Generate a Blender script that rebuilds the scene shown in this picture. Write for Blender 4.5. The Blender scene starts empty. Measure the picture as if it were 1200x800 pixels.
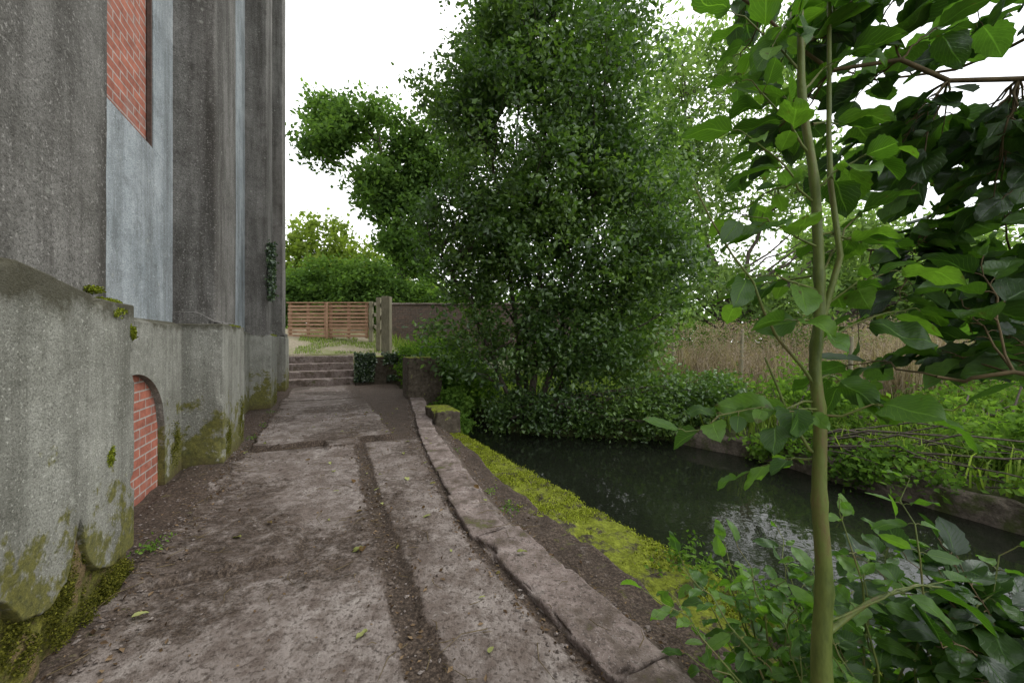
import bpy, math, random
import numpy as np
from mathutils import Vector
R=np.random.default_rng(7)
random.seed(7)
TH=math.atan(.481); CT,ST=math.cos(TH),math.sin(TH); B0=(-1.07,0.0,0.0)
def l2w(t,s): return (B0[0]+t*CT-s*ST, t*ST+s*CT)
def w2l(x,y): return ((x-B0[0])*CT+y*ST, -(x-B0[0])*ST+y*CT)
# ---------------------------------------------------------------- noise
def _h(i,j,k):
    n=(i*374761393+j*668265263+k*2147483647*3+k*1274126177)&0xffffffff
    n=((n^(n>>13))*1274126177)&0xffffffff
    return ((n^(n>>16))&0xffff)/65535.0
def vn(P,sc=1.0,off=0.0):
    p=np.asarray(P,float)*sc+off
    i=np.floor(p).astype(np.int64); f=p-i; f=f*f*(3-2*f)
    r=0
    for a in (0,1):
        for b in (0,1):
            for c in (0,1):
                w=(f[:,0] if a else 1-f[:,0])*(f[:,1] if b else 1-f[:,1])*(f[:,2] if c else 1-f[:,2])
                r=r+w*_h(i[:,0]+a,i[:,1]+b,i[:,2]+c)
    return r*2-1
def fbm(P,sc,o=4,off=0.0):
    r=0;a=1;t=0
    for q in range(o):
        r=r+a*vn(P,sc*2**q,off+q*17.3); t+=a; a*=.5
    return r/t
def sst(a,b,x):
    x=np.clip((x-a)/(b-a),0,1); return x*x*(3-2*x)
# ---------------------------------------------------------------- mesh
def empty(name):
    e=bpy.data.objects.new(name,None); bpy.context.collection.objects.link(e); return e
def mk(name,V,F,mat,parent=None,smooth=False,local=False,rnd=None,uv=None,vat=None):
    V=np.asarray(V,np.float32); F=np.asarray(F,np.int32)
    me=bpy.data.meshes.new(name); k=F.shape[1]
    me.vertices.add(len(V)); me.vertices.foreach_set('co',V.ravel())
    me.loops.add(F.size); me.loops.foreach_set('vertex_index',F.ravel())
    me.polygons.add(len(F)); me.polygons.foreach_set('loop_start',np.arange(len(F),dtype=np.int32)*k)
    me.update(calc_edges=True)
    if rnd is not None:
        a=me.attributes.new('rnd','FLOAT','FACE'); a.data.foreach_set('value',np.asarray(rnd,np.float32))
    if vat is not None:
        for kk,vv in vat.items():
            a=me.attributes.new(kk,'FLOAT','POINT'); a.data.foreach_set('value',np.asarray(vv,np.float32))
    if uv is not None:
        l=me.uv_layers.new(name='UVMap'); l.data.foreach_set('uv',np.asarray(uv,np.float32)[F.ravel()].ravel())
    me.polygons.foreach_set('use_smooth',np.full(len(F),smooth))
    me.validate()
    ob=bpy.data.objects.new(name,me); bpy.context.collection.objects.link(ob)
    me.materials.append(mat)
    if local:
        ob.location=B0; ob.rotation_euler=(0,0,TH)
    if parent: ob.parent=parent
    return ob
class Q:
    def __init__(s): s.V=[];s.F=[];s.n=0
    def add(s,V,F):
        V=np.asarray(V,float);s.V.append(V);s.F.append(np.asarray(F)+s.n);s.n+=len(V)
    def out(s): return np.concatenate(s.V),np.concatenate(s.F)
def gridf(nu,nv):
    i=np.arange(nu-1)[:,None]*nv+np.arange(nv-1)[None,:]
    i=i.ravel(); return np.stack([i,i+nv,i+nv+1,i+1],1)
def box(lo,hi,res=.1,r=.01,amp=.0,nsc=3.,off=0.,chip=0.):
    lo=np.array(lo,float);hi=np.array(hi,float);Vs=[];Fs=[];n=0
    for ax in range(3):
        u,v=[(1,2),(2,0),(0,1)][ax]
        nu=int(min(400,max(2,round((hi[u]-lo[u])/res)+1)));nv=int(min(400,max(2,round((hi[v]-lo[v])/res)+1)))
        def lin(a,b,k):
            x=np.linspace(a,b,k)
            if r>0 and b-a>4*r: x=np.unique(np.concatenate([x,[a+r*.4,a+r,a+r*1.05,b-r*1.05,b-r,b-r*.4]]))
            return x
        U=lin(lo[u],hi[u],nu);W=lin(lo[v],hi[v],nv)
        for sd in (0,1):
            P=np.zeros((len(U),len(W),3));P[...,u]=U[:,None];P[...,v]=W[None,:];P[...,ax]=hi[ax] if sd else lo[ax]
            f=gridf(len(U),len(W))
            if not sd: f=f[:,::-1]
            Vs.append(P.reshape(-1,3));Fs.append(f+n);n+=len(U)*len(W)
    V=np.concatenate(Vs);F=np.concatenate(Fs)
    V0=V.copy()
    if r>0:
        q=np.clip(V,lo+r,hi-r);d=V-q;L=np.linalg.norm(d,axis=1,keepdims=True);V=q+np.where(L>1e-9,d/np.maximum(L,1e-9)*r,0)
    if chip>0:
        e=np.sort(np.stack([np.minimum(V0[:,k]-lo[k],hi[k]-V0[:,k]) for k in range(3)],1),1)
        near=sst(chip*1.6,0,e[:,1])
        nz=sst(.12,.5,fbm(V0,7,3,off+3.));dirv=V-np.clip(V,lo+chip*2,hi-chip*2)
        V=V-dirv*(near*nz*.5)[:,None]
    if amp>0:
        V=V+amp*np.stack([fbm(V,nsc,4,off),fbm(V,nsc,4,off+31),fbm(V,nsc,4,off+57)],1)
    return V,F
def tubes(polys,rads,sides=5):
    q=Q()
    an=np.linspace(0,2*math.pi,sides,endpoint=False)
    for P,r in zip(polys,rads):
        P=np.asarray(P,float);m=len(P);T=np.gradient(P,axis=0);T/=np.maximum(np.linalg.norm(T,axis=1,keepdims=True),1e-9)
        ref=np.array([0,0,1.]) if abs(T[m//2][2])<.8 else np.array([1.,0,0])
        A=np.cross(T,ref);A/=np.maximum(np.linalg.norm(A,axis=1,keepdims=True),1e-9);B=np.cross(T,A)
        r=np.asarray(r,float)
        V=P[:,None,:]+r[:,None,None]*(np.cos(an)[None,:,None]*A[:,None,:]+np.sin(an)[None,:,None]*B[:,None,:])
        F=[]
        for i in range(m-1):
            for j in range(sides):
                k=(j+1)%sides;F.append((i*sides+j,i*sides+k,(i+1)*sides+k,(i+1)*sides+j))
        q.add(V.reshape(-1,3),F)
    return q.out()
def unit(v): return v/np.maximum(np.linalg.norm(v,axis=-1,keepdims=True),1e-9)
def leaf_cloud(C,size,up=.8,wr=.62,droop=0.):
    n=len(C);size=np.broadcast_to(size,(n,))
    N=unit(R.normal(size=(n,3))+np.array([0,0,up]))
    a=unit(np.cross(N,R.normal(size=(n,3)))); a=unit(a+np.array([0,0,-droop])); b=unit(np.cross(N,a)); N=np.cross(a,b)
    L=size[:,None];W=L*wr
    V=np.stack([C,C+.42*L*a+.5*W*b+.12*W*N,C+L*a-.05*L*N,C+.42*L*a-.5*W*b+.12*W*N],1).reshape(-1,3)
    i=np.arange(n)[:,None]*4
    F=np.concatenate([i+[0,1,2],i+[0,2,3]],1).reshape(-1,3)
    return V,F
def clusters(ells,n,gap=None,gsc=.5,shell=.45,off=0.,lumpy=.22):
    w=np.array([e[3]*e[4]*e[5] for e in ells])**.8;w/=w.sum()
    k=R.choice(len(ells),n,p=w);E=np.array(ells)[k]
    d=unit(R.normal(size=(n,3)));rr=R.random(n)**shell
    lump=1+lumpy*vn(d*2.6+k[:,None]*9.,1.)
    C=E[:,:3]+d*E[:,3:6]*(rr*lump)[:,None]
    if gap is not None: C=C[fbm(C,gsc,2,off)>gap]
    return C
def foliage(C,per,spread,size,up=.8,wr=.62,flat=.6,droop=0.):
    n=len(C);cr=np.clip(.5+1.1*fbm(C,1.1,3,3.),0,1)*.6+.4*R.random(n)
    P=np.repeat(C,per,0)+R.normal(size=(n*per,3))*np.array([spread,spread,spread*flat])
    s=size*(.6+.7*R.random(len(P)))
    V,F=leaf_cloud(P,s,up,wr,droop)
    rn=np.clip(.66*np.repeat(cr,per)+.34*R.random(len(P)),0,1)
    return V,F,np.repeat(rn,2)
def arc(a,b,n=6,sag=.15,j=.05):
    a=np.array(a,float);b=np.array(b,float);t=np.linspace(0,1,n)[:,None]
    P=a+(b-a)*t;L=np.linalg.norm(b-a)
    P[:,2]+=(np.sin(t*math.pi)*sag*L)[:,0]
    P[1:-1]+=R.normal(size=(n-2,3))*j*L
    return P
def tree(name,stems,srad,ells,nc,per,spread,lsize,lmat,bmat,gap=-.15,gsc=.5,shell=.45,nb=200,up=.8,wr=.62,droop=0.,zmin=None,lumpy=.22):
    e=empty(name)
    C=clusters(ells,nc,gap,gsc,shell,lumpy=lumpy)
    if zmin is not None: C=C[C[:,2]>zmin]
    V,F,rn=foliage(C,per,spread,lsize,up,wr,droop=droop)
    mk('foliage',V,F,lmat,e,rnd=rn)
    polys=[];rads=[];SP=[];SR=[]
    for st,sr in zip(stems,srad):
        st=np.array(st,float);m=14;tt=np.linspace(0,len(st)-1,m);ii=np.arange(len(st))
        P=np.stack([np.interp(tt,ii,st[:,c]) for c in range(3)],1);P[1:]+=R.normal(size=(m-1,3))*.02*np.linalg.norm(st[-1]-st[0])*.4
        r=np.linspace(sr,sr*.2,m);r[0]*=1.35;polys.append(P);rads.append(r);SP.append(P[2:]);SR.append(r[2:])
    SP=np.concatenate(SP);SR=np.concatenate(SR)
    for c in C[R.choice(len(C),min(nb,len(C)),replace=False)]:
        h=np.linalg.norm(SP[:,:2]-c[:2],axis=1);d=np.abs(SP[:,2]-(c[2]-.6*h))+h*.6
        k=np.argmin(d);L=np.linalg.norm(c-SP[k])
        P=arc(SP[k],c,7,.06,.025);polys.append(P);rads.append(np.linspace(min(SR[k]*.6,.012*L+.008),.004,7))
    V,F=tubes(polys,rads,6);mk('trunk_and_limbs',V,F,bmat,e,smooth=True)
    return e
def blades(P,h,w,lean=.4,seg=1):
    n=len(P);h=h*(.5+.8*R.random(n));th=R.random(n)*2*math.pi;d=np.stack([np.cos(th),np.sin(th),0*th],1);s=np.stack([-np.sin(th),np.cos(th),0*th],1)
    l=(lean*R.random(n))[:,None];H=h[:,None];up=np.array([0,0,1.])
    m=P+d*l*H*.35+up*H*.6;t=P+d*l*H+up*H*(1-.3*l)
    W=w*.5
    V=np.stack([P-s*W,P+s*W,m-s*W*.8,m+s*W*.8,t],1).reshape(-1,3)
    i=np.arange(n)[:,None]*5
    F=np.concatenate([i+[0,1,3],i+[0,3,2],i+[2,3,4]],1).reshape(-1,3)
    return V,F,np.repeat(R.random(n),3)
# ---------------------------------------------------------------- materials
class M:
    def __init__(s,name):
        s.m=bpy.data.materials.new(name);s.m.use_nodes=True;s.t=s.m.node_tree;s.t.nodes.clear();s.o=s.n('ShaderNodeOutputMaterial')
        g=s.n('ShaderNodeNewGeometry');s.pos=g.outputs['Position'];tc=s.n('ShaderNodeTexCoord');s.obj=tc.outputs['Object'];s.uv=tc.outputs['UV'];s.nor=g.outputs['Normal']
    def n(s,t): return s.t.nodes.new(t)
    def L(s,a,b):
        if hasattr(a,'is_output') : s.t.links.new(a,b)
        else: b.default_value=a
    def noise(s,sc,det=6,ro=.6,vec=None,scale=None,out='Fac',dist=0):
        v=vec if vec is not None else s.pos
        if scale:
            mp=s.n('ShaderNodeMapping');s.L(v,mp.inputs['Vector']);mp.inputs['Scale'].default_value=scale;v=mp.outputs[0]
        k=s.n('ShaderNodeTexNoise');s.L(v,k.inputs['Vector']);k.inputs['Scale'].default_value=sc;k.inputs['Detail'].default_value=min(det,4.5);k.inputs['Roughness'].default_value=ro;k.inputs['Distortion'].default_value=dist
        return k.outputs[out]
    def vor(s,sc,f='F1',out='Distance',vec=None):
        k=s.n('ShaderNodeTexVoronoi');k.feature=f;s.L(vec if vec is not None else s.pos,k.inputs['Vector']);k.inputs['Scale'].default_value=sc;return k.outputs[out]
    def ramp(s,f,st):
        k=s.n('ShaderNodeValToRGB');s.L(f,k.inputs[0]);cr=k.color_ramp
        while len(cr.elements)<len(st): cr.elements.new(.5)
        for e,(p,c) in zip(cr.elements,st):
            e.position=p;e.color=(c,c,c,1) if isinstance(c,(int,float)) else (*c,1)
        return k.outputs[0]
    def mix(s,f,a,b,bl='MIX'):
        k=s.n('ShaderNodeMix');k.data_type='RGBA';k.blend_type=bl;s.L(f,k.inputs[0])
        for x,i in ((a,6),(b,7)):
            if isinstance(x,tuple) and len(x)==3: x=(*x,1)
            s.L(x,k.inputs[i])
        return k.outputs[2]
    def math(s,op,a,b=0.,c=0.):
        k=s.n('ShaderNodeMath');k.operation=op;s.L(a,k.inputs[0]);s.L(b,k.inputs[1]);s.L(c,k.inputs[2]);return k.outputs[0]
    def sep(s,v):
        k=s.n('ShaderNodeSeparateXYZ');s.L(v,k.inputs[0]);return k.outputs
    def comb(s,x,y,z):
        k=s.n('ShaderNodeCombineXYZ');s.L(x,k.inputs[0]);s.L(y,k.inputs[1]);s.L(z,k.inputs[2]);return k.outputs[0]
    def att(s,n):
        k=s.n('ShaderNodeAttribute');k.attribute_name=n;return k.outputs['Fac']
    def bump(s,h,st=.5,d=.01,prev=None):
        k=s.n('ShaderNodeBump');k.inputs['Strength'].default_value=st;k.inputs['Distance'].default_value=d;s.L(h,k.inputs['Height'])
        if prev: s.L(prev,k.inputs['Normal'])
        return k.outputs[0]
    def fin(s,col,rough=.9,nrm=None,spec=.3):
        b=s.n('ShaderNodeBsdfPrincipled');s.L(col if not isinstance(col,tuple) else (*col,1),b.inputs['Base Color']);s.L(rough,b.inputs['Roughness']);b.inputs['Specular IOR Level'].default_value=spec
        if nrm: s.L(nrm,b.inputs['Normal'])
        s.t.links.new(b.outputs[0],s.o.inputs[0]);return s.m
def leafmat(name,dark,mid,light,trans=.45,gloss=.0,veins=False,rough=.4):
    m=M(name);f=m.att('rnd')
    c=m.ramp(f,[(.15,dark),(.5,mid),(.9,light)])
    nr=None
    if veins:
        u,v,_=m.sep(m.uv)
        au=m.math('ABSOLUTE',m.math('SUBTRACT',u,.5))
        w=m.math('SUBTRACT',v,m.math('MULTIPLY',au,.9))
        sv=m.math('ABSOLUTE',m.math('SUBTRACT',m.math('FRACT',m.math('MULTIPLY',w,9.)),.5))
        side=m.ramp(sv,[(0,1.),(.09,0.)])
        mid_=m.ramp(au,[(0,1.),(.035,0.)])
        vv=m.math('MAXIMUM',m.math('MULTIPLY',side,.55),mid_)
        bl=m.noise(60,3);c=m.mix(m.ramp(bl,[(.35,.0),(.75,.45)]),c,dark)
        sp=m.noise(25,2,.5);c=m.mix(m.ramp(sp,[(.68,0.),(.74,.75)]),c,(.10,.075,.025))
        c=m.mix(m.math('MULTIPLY',vv,.5),c,tuple(min(1,x*1.7+.015) for x in light))
        nr=m.bump(m.math('SUBTRACT',bl,vv),.5,.003)
    d=m.n('ShaderNodeBsdfDiffuse');m.L(c,d.inputs[0]);t=m.n('ShaderNodeBsdfTranslucent')
    tc=m.mix(1.,c,(1.35,1.5,.6),'MULTIPLY');m.L(tc,t.inputs[0])
    a=m.n('ShaderNodeMixShader');a.inputs[0].default_value=trans;m.t.links.new(d.outputs[0],a.inputs[1]);m.t.links.new(t.outputs[0],a.inputs[2])
    if gloss<=0:
        m.t.links.new(a.outputs[0],m.o.inputs[0]);return m.m
    g=m.n('ShaderNodeBsdfGlossy');g.inputs['Roughness'].default_value=rough;g.inputs[0].default_value=(.9,.95,.95,1)
    if nr:
        m.L(nr,d.inputs['Normal']);m.L(nr,g.inputs['Normal'])
    b=m.n('ShaderNodeMixShader');b.inputs[0].default_value=gloss;m.t.links.new(a.outputs[0],b.inputs[1]);m.t.links.new(g.outputs[0],b.inputs[2])
    m.t.links.new(b.outputs[0],m.o.inputs[0]);return m.m
MOSS_D=(.05,.055,.016)
def concrete(name,c1,c2,dark,streak=.5,speck=.5,moss=0.,ztop=.35):
    m=M(name);p=m.obj
    a=m.noise(1.7,5,.7,p);c=m.ramp(a,[(.3,c1),(.7,c2)])
    st=m.noise(2.4,5,.7,p,(1.8,1.8,.14));c=m.mix(m.math('MULTIPLY',m.ramp(st,[(.42,0.),(.64,1.)]),streak),c,dark)
    c=m.mix(m.math('MULTIPLY',m.ramp(m.noise(6,5,.75,p),[(.5,0.),(.68,1.)]),.5),c,dark)
    f=m.noise(110,3,.7,p);c=m.mix(m.math('MULTIPLY',m.ramp(f,[(.38,1.),(.5,0.)]),speck),c,tuple(x*.3 for x in c1))
    f2=m.noise(60,3,.75,m.obj);c=m.mix(m.math('MULTIPLY',m.ramp(f2,[(.57,0.),(.68,1.)]),speck),c,tuple(min(1,x*1.6) for x in c2))
    li=m.vor(9,vec=p);ln=m.noise(4,3,.6,p);lm=m.math('MULTIPLY',m.ramp(li,[(.1,1.),(.2,0.)]),m.ramp(ln,[(.52,0.),(.6,.45)]));c=m.mix(lm,c,(.42,.43,.38))
    hol=m.ramp(m.vor(13,vec=p),[(.035,1.),(.06,0.)]);c=m.mix(m.math('MULTIPLY',hol,.7),c,(.02,.018,.015))
    if moss>0:
        z=m.sep(p)[2];mn=m.noise(5,5,.75,p)
        h=m.math('SUBTRACT',m.math('MULTIPLY_ADD',mn,1.9,-.50),m.math('MULTIPLY',z,1/ztop*.45))
        mk_=m.ramp(h,[(.06,0.),(.2,1.)]);mc=m.ramp(m.noise(30,5,.7,p),[(.3,MOSS_D),(.75,(.19,.175,.03))])
        c=m.mix(m.math('MULTIPLY',mk_,moss),c,mc)
        c=m.mix(m.ramp(m.math('MULTIPLY_ADD',mn,.6,m.math('MULTIPLY',z,-1.3)),[(.1,0.),(.35,.8)]),c,(.07,.05,.032))
        tm=m.math('ADD',mn,m.math('MULTIPLY_ADD',z,3.,-4.6+.16));c=m.mix(m.ramp(tm,[(.25,0.),(.5,.85)]),c,(.055,.05,.03))
    b=m.bump(m.noise(9,4,.7,p),.4,.03);b=m.bump(f,.8,.006,b);b=m.bump(hol,-.5,.01,b)
    return m.fin(c,.95,b,.2)
plinth_m=concrete('plinth_render',(.21,.21,.18),(.37,.37,.33),(.10,.098,.08),.7,.55,.9,.6)
shaft_m=concrete('shaft_render',(.125,.12,.108),(.26,.25,.235),(.05,.045,.039),.8,.6)
panel_m=concrete('panel_render',(.25,.285,.305),(.44,.475,.50),(.11,.12,.12),.7,.4)
m=M('exposed_core');a=m.noise(8,5,.75);c=m.ramp(a,[(.3,(.05,.035,.02)),(.42,(.20,.14,.07)),(.52,(.10,.10,.02)),(.7,(.26,.25,.04))]);core_m=m.fin(c,.95,m.bump(m.noise(25,5,.75),1.,.04))
def brickmat(name,ax,c1,c2,mort,bw=.225,rh=.075,moss=False):
    m=M(name);x,y,z=m.sep(m.obj);k=m.n('ShaderNodeTexBrick');m.L(m.comb(y if ax=='y' else x,z,0.),k.inputs['Vector']);k.inputs['Scale'].default_value=1.;k.inputs['Brick Width'].default_value=bw;k.inputs['Row Height'].default_value=rh;k.inputs['Mortar Size'].default_value=.007;k.inputs['Mortar Smooth'].default_value=.3;k.inputs['Bias'].default_value=0.
    k.inputs['Color1'].default_value=(*c1,1);k.inputs['Color2'].default_value=(*c2,1);k.inputs['Mortar'].default_value=(*mort,1)
    c=m.mix(.6,k.outputs[0],m.ramp(m.noise(14,5,.7,m.obj),[(.3,.35),(.7,1.3)]),'MULTIPLY')
    c=m.mix(m.ramp(m.noise(3,5,.7,m.obj),[(.55,0.),(.75,.6)]),c,(.3,.29,.27) if not moss else (.06,.07,.03))
    b=m.bump(k.outputs['Fac'],-.9,.008);b=m.bump(m.noise(70,4,.7,m.obj),.5,.004,b);return m.fin(c,.88,b)
brick_m=brickmat('red_brick','y',(.42,.15,.10),(.32,.115,.08),(.40,.37,.34))
oldbrick_m=brickmat('old_brick','x',(.17,.11,.085),(.12,.09,.075),(.17,.16,.14),moss=True)
m=M('dark_frame');frame_m=m.fin(m.ramp(m.noise(30),[(.3,(.05,.035,.028)),(.7,(.12,.08,.065))]),.7)
# path
m=M('path_concrete');so=m.att('soil');n1=m.noise(1.9,5,.72);n2=m.noise(7,5,.75);n3=m.noise(45,4,.7)
c=m.ramp(n1,[(.30,(.145,.12,.106)),(.5,(.245,.21,.19)),(.7,(.34,.305,.28))])
c=m.mix(m.ramp(n2,[(.40,.8),(.56,0.)]),c,(.11,.084,.070))
c=m.mix(m.ramp(m.noise(11,5,.75,dist=.6),[(.58,0.),(.70,.55)]),c,(.38,.345,.315))
c=m.mix(m.ramp(m.noise(2.9,5,.75,dist=.5),[(.50,0.),(.60,.7)]),c,(.125,.096,.080))
c=m.mix(m.ramp(n3,[(.38,.75),(.48,0.)]),c,(.06,.045,.036))
sc=m.ramp(m.noise(60,4,.78),[(.32,(.018,.013,.010)),(.5,(.062,.045,.034)),(.62,(.13,.098,.075)),(.75,(.24,.19,.15))])
sc=m.mix(m.ramp(m.noise(6,5,.75),[(.45,0.),(.65,.5)]),sc,(.03,.022,.016))
sf=m.math('ADD',so,m.math('MULTIPLY',m.math('SUBTRACT',m.noise(13,5,.78),.5),1.5));c=m.mix(m.ramp(sf,[(.4,0.),(.7,1.)]),c,sc)
gm=m.att('mossy');gf=m.math('ADD',gm,m.math('MULTIPLY',m.math('SUBTRACT',m.noise(9,5,.75),.5),1.6));c=m.mix(m.ramp(gf,[(.55,0.),(.8,1.)]),c,m.ramp(m.noise(50,4,.7),[(.3,(.06,.07,.014)),(.7,(.19,.21,.035))]))
b=m.bump(n2,.6,.025);b=m.bump(n3,1.,.014,b);path_m=m.fin(c,.9,b,.25)
m=M('kerb_stone');n1=m.noise(4,5,.75);c=m.ramp(n1,[(.32,(.13,.10,.085)),(.52,(.25,.20,.18)),(.7,(.37,.32,.295))]);c=m.mix(m.ramp(m.noise(40,4,.7),[(.38,.8),(.5,0.)]),c,(.07,.055,.045));c=m.mix(m.ramp(m.noise(90,2,.7),[(.6,0.),(.68,.6)]),c,(.42,.38,.35))
c=m.mix(m.ramp(m.noise(5,5,.78),[(.50,0.),(.60,.85)]),c,(.09,.068,.05));c=m.mix(m.ramp(m.noise(2.5,5,.78),[(.60,0.),(.68,.8)]),c,(.10,.11,.025))
kerb_m=m.fin(c,.9,m.bump(m.noise(60,5,.75),1.,.015))
m=M('mossy_stone');n1=m.noise(6,5,.75);z=m.sep(m.nor)[2]
mf=m.math('ADD',n1,m.math('MULTIPLY',z,.22));c=m.ramp(m.noise(12,5,.7),[(.3,(.045,.035,.025)),(.6,(.13,.11,.085)),(.8,(.22,.2,.17))])
mc=m.ramp(m.noise(22,5,.75),[(.28,(.09,.10,.016)),(.5,(.20,.235,.03)),(.72,(.34,.39,.055))])
c=m.mix(m.ramp(mf,[(.62,0.),(.72,1.)]),c,mc);moss_m=m.fin(c,.95,m.bump(m.noise(45,5,.75),1.,.03),.1)
m=M('ground_soil_grass');c=m.ramp(m.noise(9,5,.7),[(.3,(.03,.028,.014)),(.55,(.055,.07,.02)),(.8,(.11,.14,.035))])
te=m.att('terr');tc=m.ramp(m.noise(14,5,.75),[(.3,(.16,.13,.085)),(.5,(.28,.24,.17)),(.75,(.40,.37,.29))]);tc=m.mix(m.ramp(m.noise(1.1,5,.7),[(.45,0.),(.6,.8)]),tc,(.16,.18,.06))
c=m.mix(te,c,tc);ground_m=m.fin(c,.95,m.bump(m.noise(30,4,.7),1.,.03))
m=M('river_water');w=m.noise(3.2,3,.5,m.pos,(1,1,1),dist=.5);w2=m.noise(14,2,.5);b=m.bump(w,.07,.05);b=m.bump(w2,.03,.02,b)
k=m.n('ShaderNodeBsdfPrincipled');k.inputs['Base Color'].default_value=(.010,.012,.008,1);k.inputs['Roughness'].default_value=.03;k.inputs['IOR'].default_value=1.36;m.L(b,k.inputs['Normal']);k.inputs['Specular IOR Level'].default_value=.5;m.t.links.new(k.outputs[0],m.o.inputs[0]);water_m=m.m
m=M('bark');a=m.noise(5,4,.7,None,(3,3,.6));bark_m=m.fin(m.ramp(a,[(.3,(.03,.024,.018)),(.7,(.12,.10,.08))]),.9)
m=M('green_stem');a=m.noise(9,5,.7,None,(2,2,.5));stem_m=m.fin(m.ramp(a,[(.3,(.07,.10,.02)),(.5,(.14,.18,.04)),(.62,(.15,.13,.045)),(.75,(.07,.05,.025))]),.5,m.bump(m.noise(60),.5,.005),.4)
m=M('twig_bark');twig_m=m.fin(m.ramp(m.noise(20),[(.3,(.06,.045,.02)),(.7,(.16,.12,.06))]),.8)
def wood(name,a,b_):
    m=M(name);n=m.noise(6,5,.7,m.obj,(1,9,9) if name=='pallet_wood' else (9,9,1));return m.fin(m.mix(m.ramp(m.noise(3,4,.6,m.obj),[(.4,0.),(.7,.5)]),m.ramp(n,[(.3,a),(.7,b_)]),tuple(x*.6 for x in a)),.85,m.bump(n,.6,.006))
pallet_m=wood('pallet_wood',(.32,.18,.105),(.54,.35,.235));post_m=wood('weathered_wood',(.17,.155,.10),(.34,.31,.22))
alder_l=leafmat('alder_leaf',(.032,.068,.017),(.082,.155,.034),(.19,.30,.065),.42,.05)
oak_l=leafmat('oak_leaf',(.040,.075,.024),(.095,.17,.045),(.17,.27,.07),.4)
willow_l=leafmat('willow_leaf',(.10,.155,.06),(.18,.265,.10),(.28,.38,.16),.5)
yell_l=leafmat('hedge_leaf',(.09,.13,.03),(.18,.24,.05),(.29,.36,.09),.45)
shrub_l=leafmat('shrub_leaf',(.045,.09,.02),(.11,.20,.04),(.21,.33,.07),.45)
ivy_l=leafmat('ivy_leaf',(.018,.04,.014),(.04,.08,.024),(.08,.14,.04),.25,.1)
big_l=leafmat('broad_leaf',(.018,.045,.010),(.042,.10,.016),(.085,.18,.03),.5,.045,True,.4)
bright_l=leafmat('sapling_leaf',(.05,.12,.016),(.10,.215,.028),(.17,.32,.045),.5,.035,True,.45)
grass_l=leafmat('grass_blade',(.08,.13,.025),(.16,.24,.045),(.28,.37,.09),.4)
dry_l=leafmat('dry_reed',(.15,.115,.09),(.28,.22,.18),(.40,.335,.28),.3)
mosst_l=leafmat('moss_tuft',(.09,.10,.014),(.22,.26,.03),(.38,.43,.06),.3)
mossd_l=leafmat('dark_moss',(.045,.05,.012),(.12,.12,.022),(.24,.24,.04),.3)
fallen_l=leafmat('fallen_leaf',(.12,.075,.035),(.20,.22,.07),(.32,.34,.14),.2)
brown_l=leafmat('leaf_litter_brown',(.04,.026,.016),(.10,.066,.04),(.22,.155,.095),.1)
# ---------------------------------------------------------------- building
bld=empty('industrial_building')
def lb(q,lo,hi,**k):
    V,F=box(lo,hi,**k);q.add(V,F);return V
shaft=Q();plin=Q();plinw=Q();panel=Q();bricks=Q();frm=Q()
butts=[(-2.5,-1.3),(.9,2.37),(4.39,5.5),(8.1,9.05),(10.95,11.9)]
HT=14.
for i,(a,b) in enumerate(butts):
    if i==1:
        V,F=box((-.6,a,0),(0,b,1.50),res=.025,r=.012,amp=.005,nsc=6,chip=.035)
        jag=np.interp(V[:,1],[.9,1.39,1.5,1.6,1.75,1.82,1.86,1.9,2.02,2.2,2.37],[.36,.44,.30,.27,.34,.48,.52,.33,.23,.17,.13])+.06*fbm(np.stack([V[:,1],V[:,1]*0,V[:,1]*0],1),9)
        V[:,2]=jag+V[:,2]*(1.50-jag)/1.50
        V[:,2]+=.10*sst(2.2,1.2,V[:,1])*(V[:,2]>1.2)*sst(1.2,1.5,V[:,2])
        q=Q();q.add(V,F);V,F=q.out();mk('plinth_render_skin',V,F,plinth_m,bld,True,True)
        V,F=box((-.6,a,-.2),(-.03,b-.03,1.3),res=.03,r=.01,amp=.04,nsc=7);mk('plinth_core',V,F,core_m,bld,True,True)
    else:
        lb(plin,(-.6,a,-.2),(0,b,1.48 if i<3 else 1.42),res=.04,r=.012,amp=.005,nsc=5,off=i*3.,chip=.03)
    V,F=box((-.5,a+.04,1.40),(-.03,b-.04,1.60),res=.05,r=.01,amp=.004)
    V[:,2]-=(.10*sst(-.25,-.03,V[:,0]))*(V[:,2]>1.5);shaft.add(V,F)
    lb(shaft,(-.62,a+.05,1.45),(-.075,b-.09,HT),res=.12,r=.02,amp=.008,nsc=2,off=i*5.)
bays=[(-1.3,.9),(2.37,4.39),(5.5,8.1),(9.05,10.95)]
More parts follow.
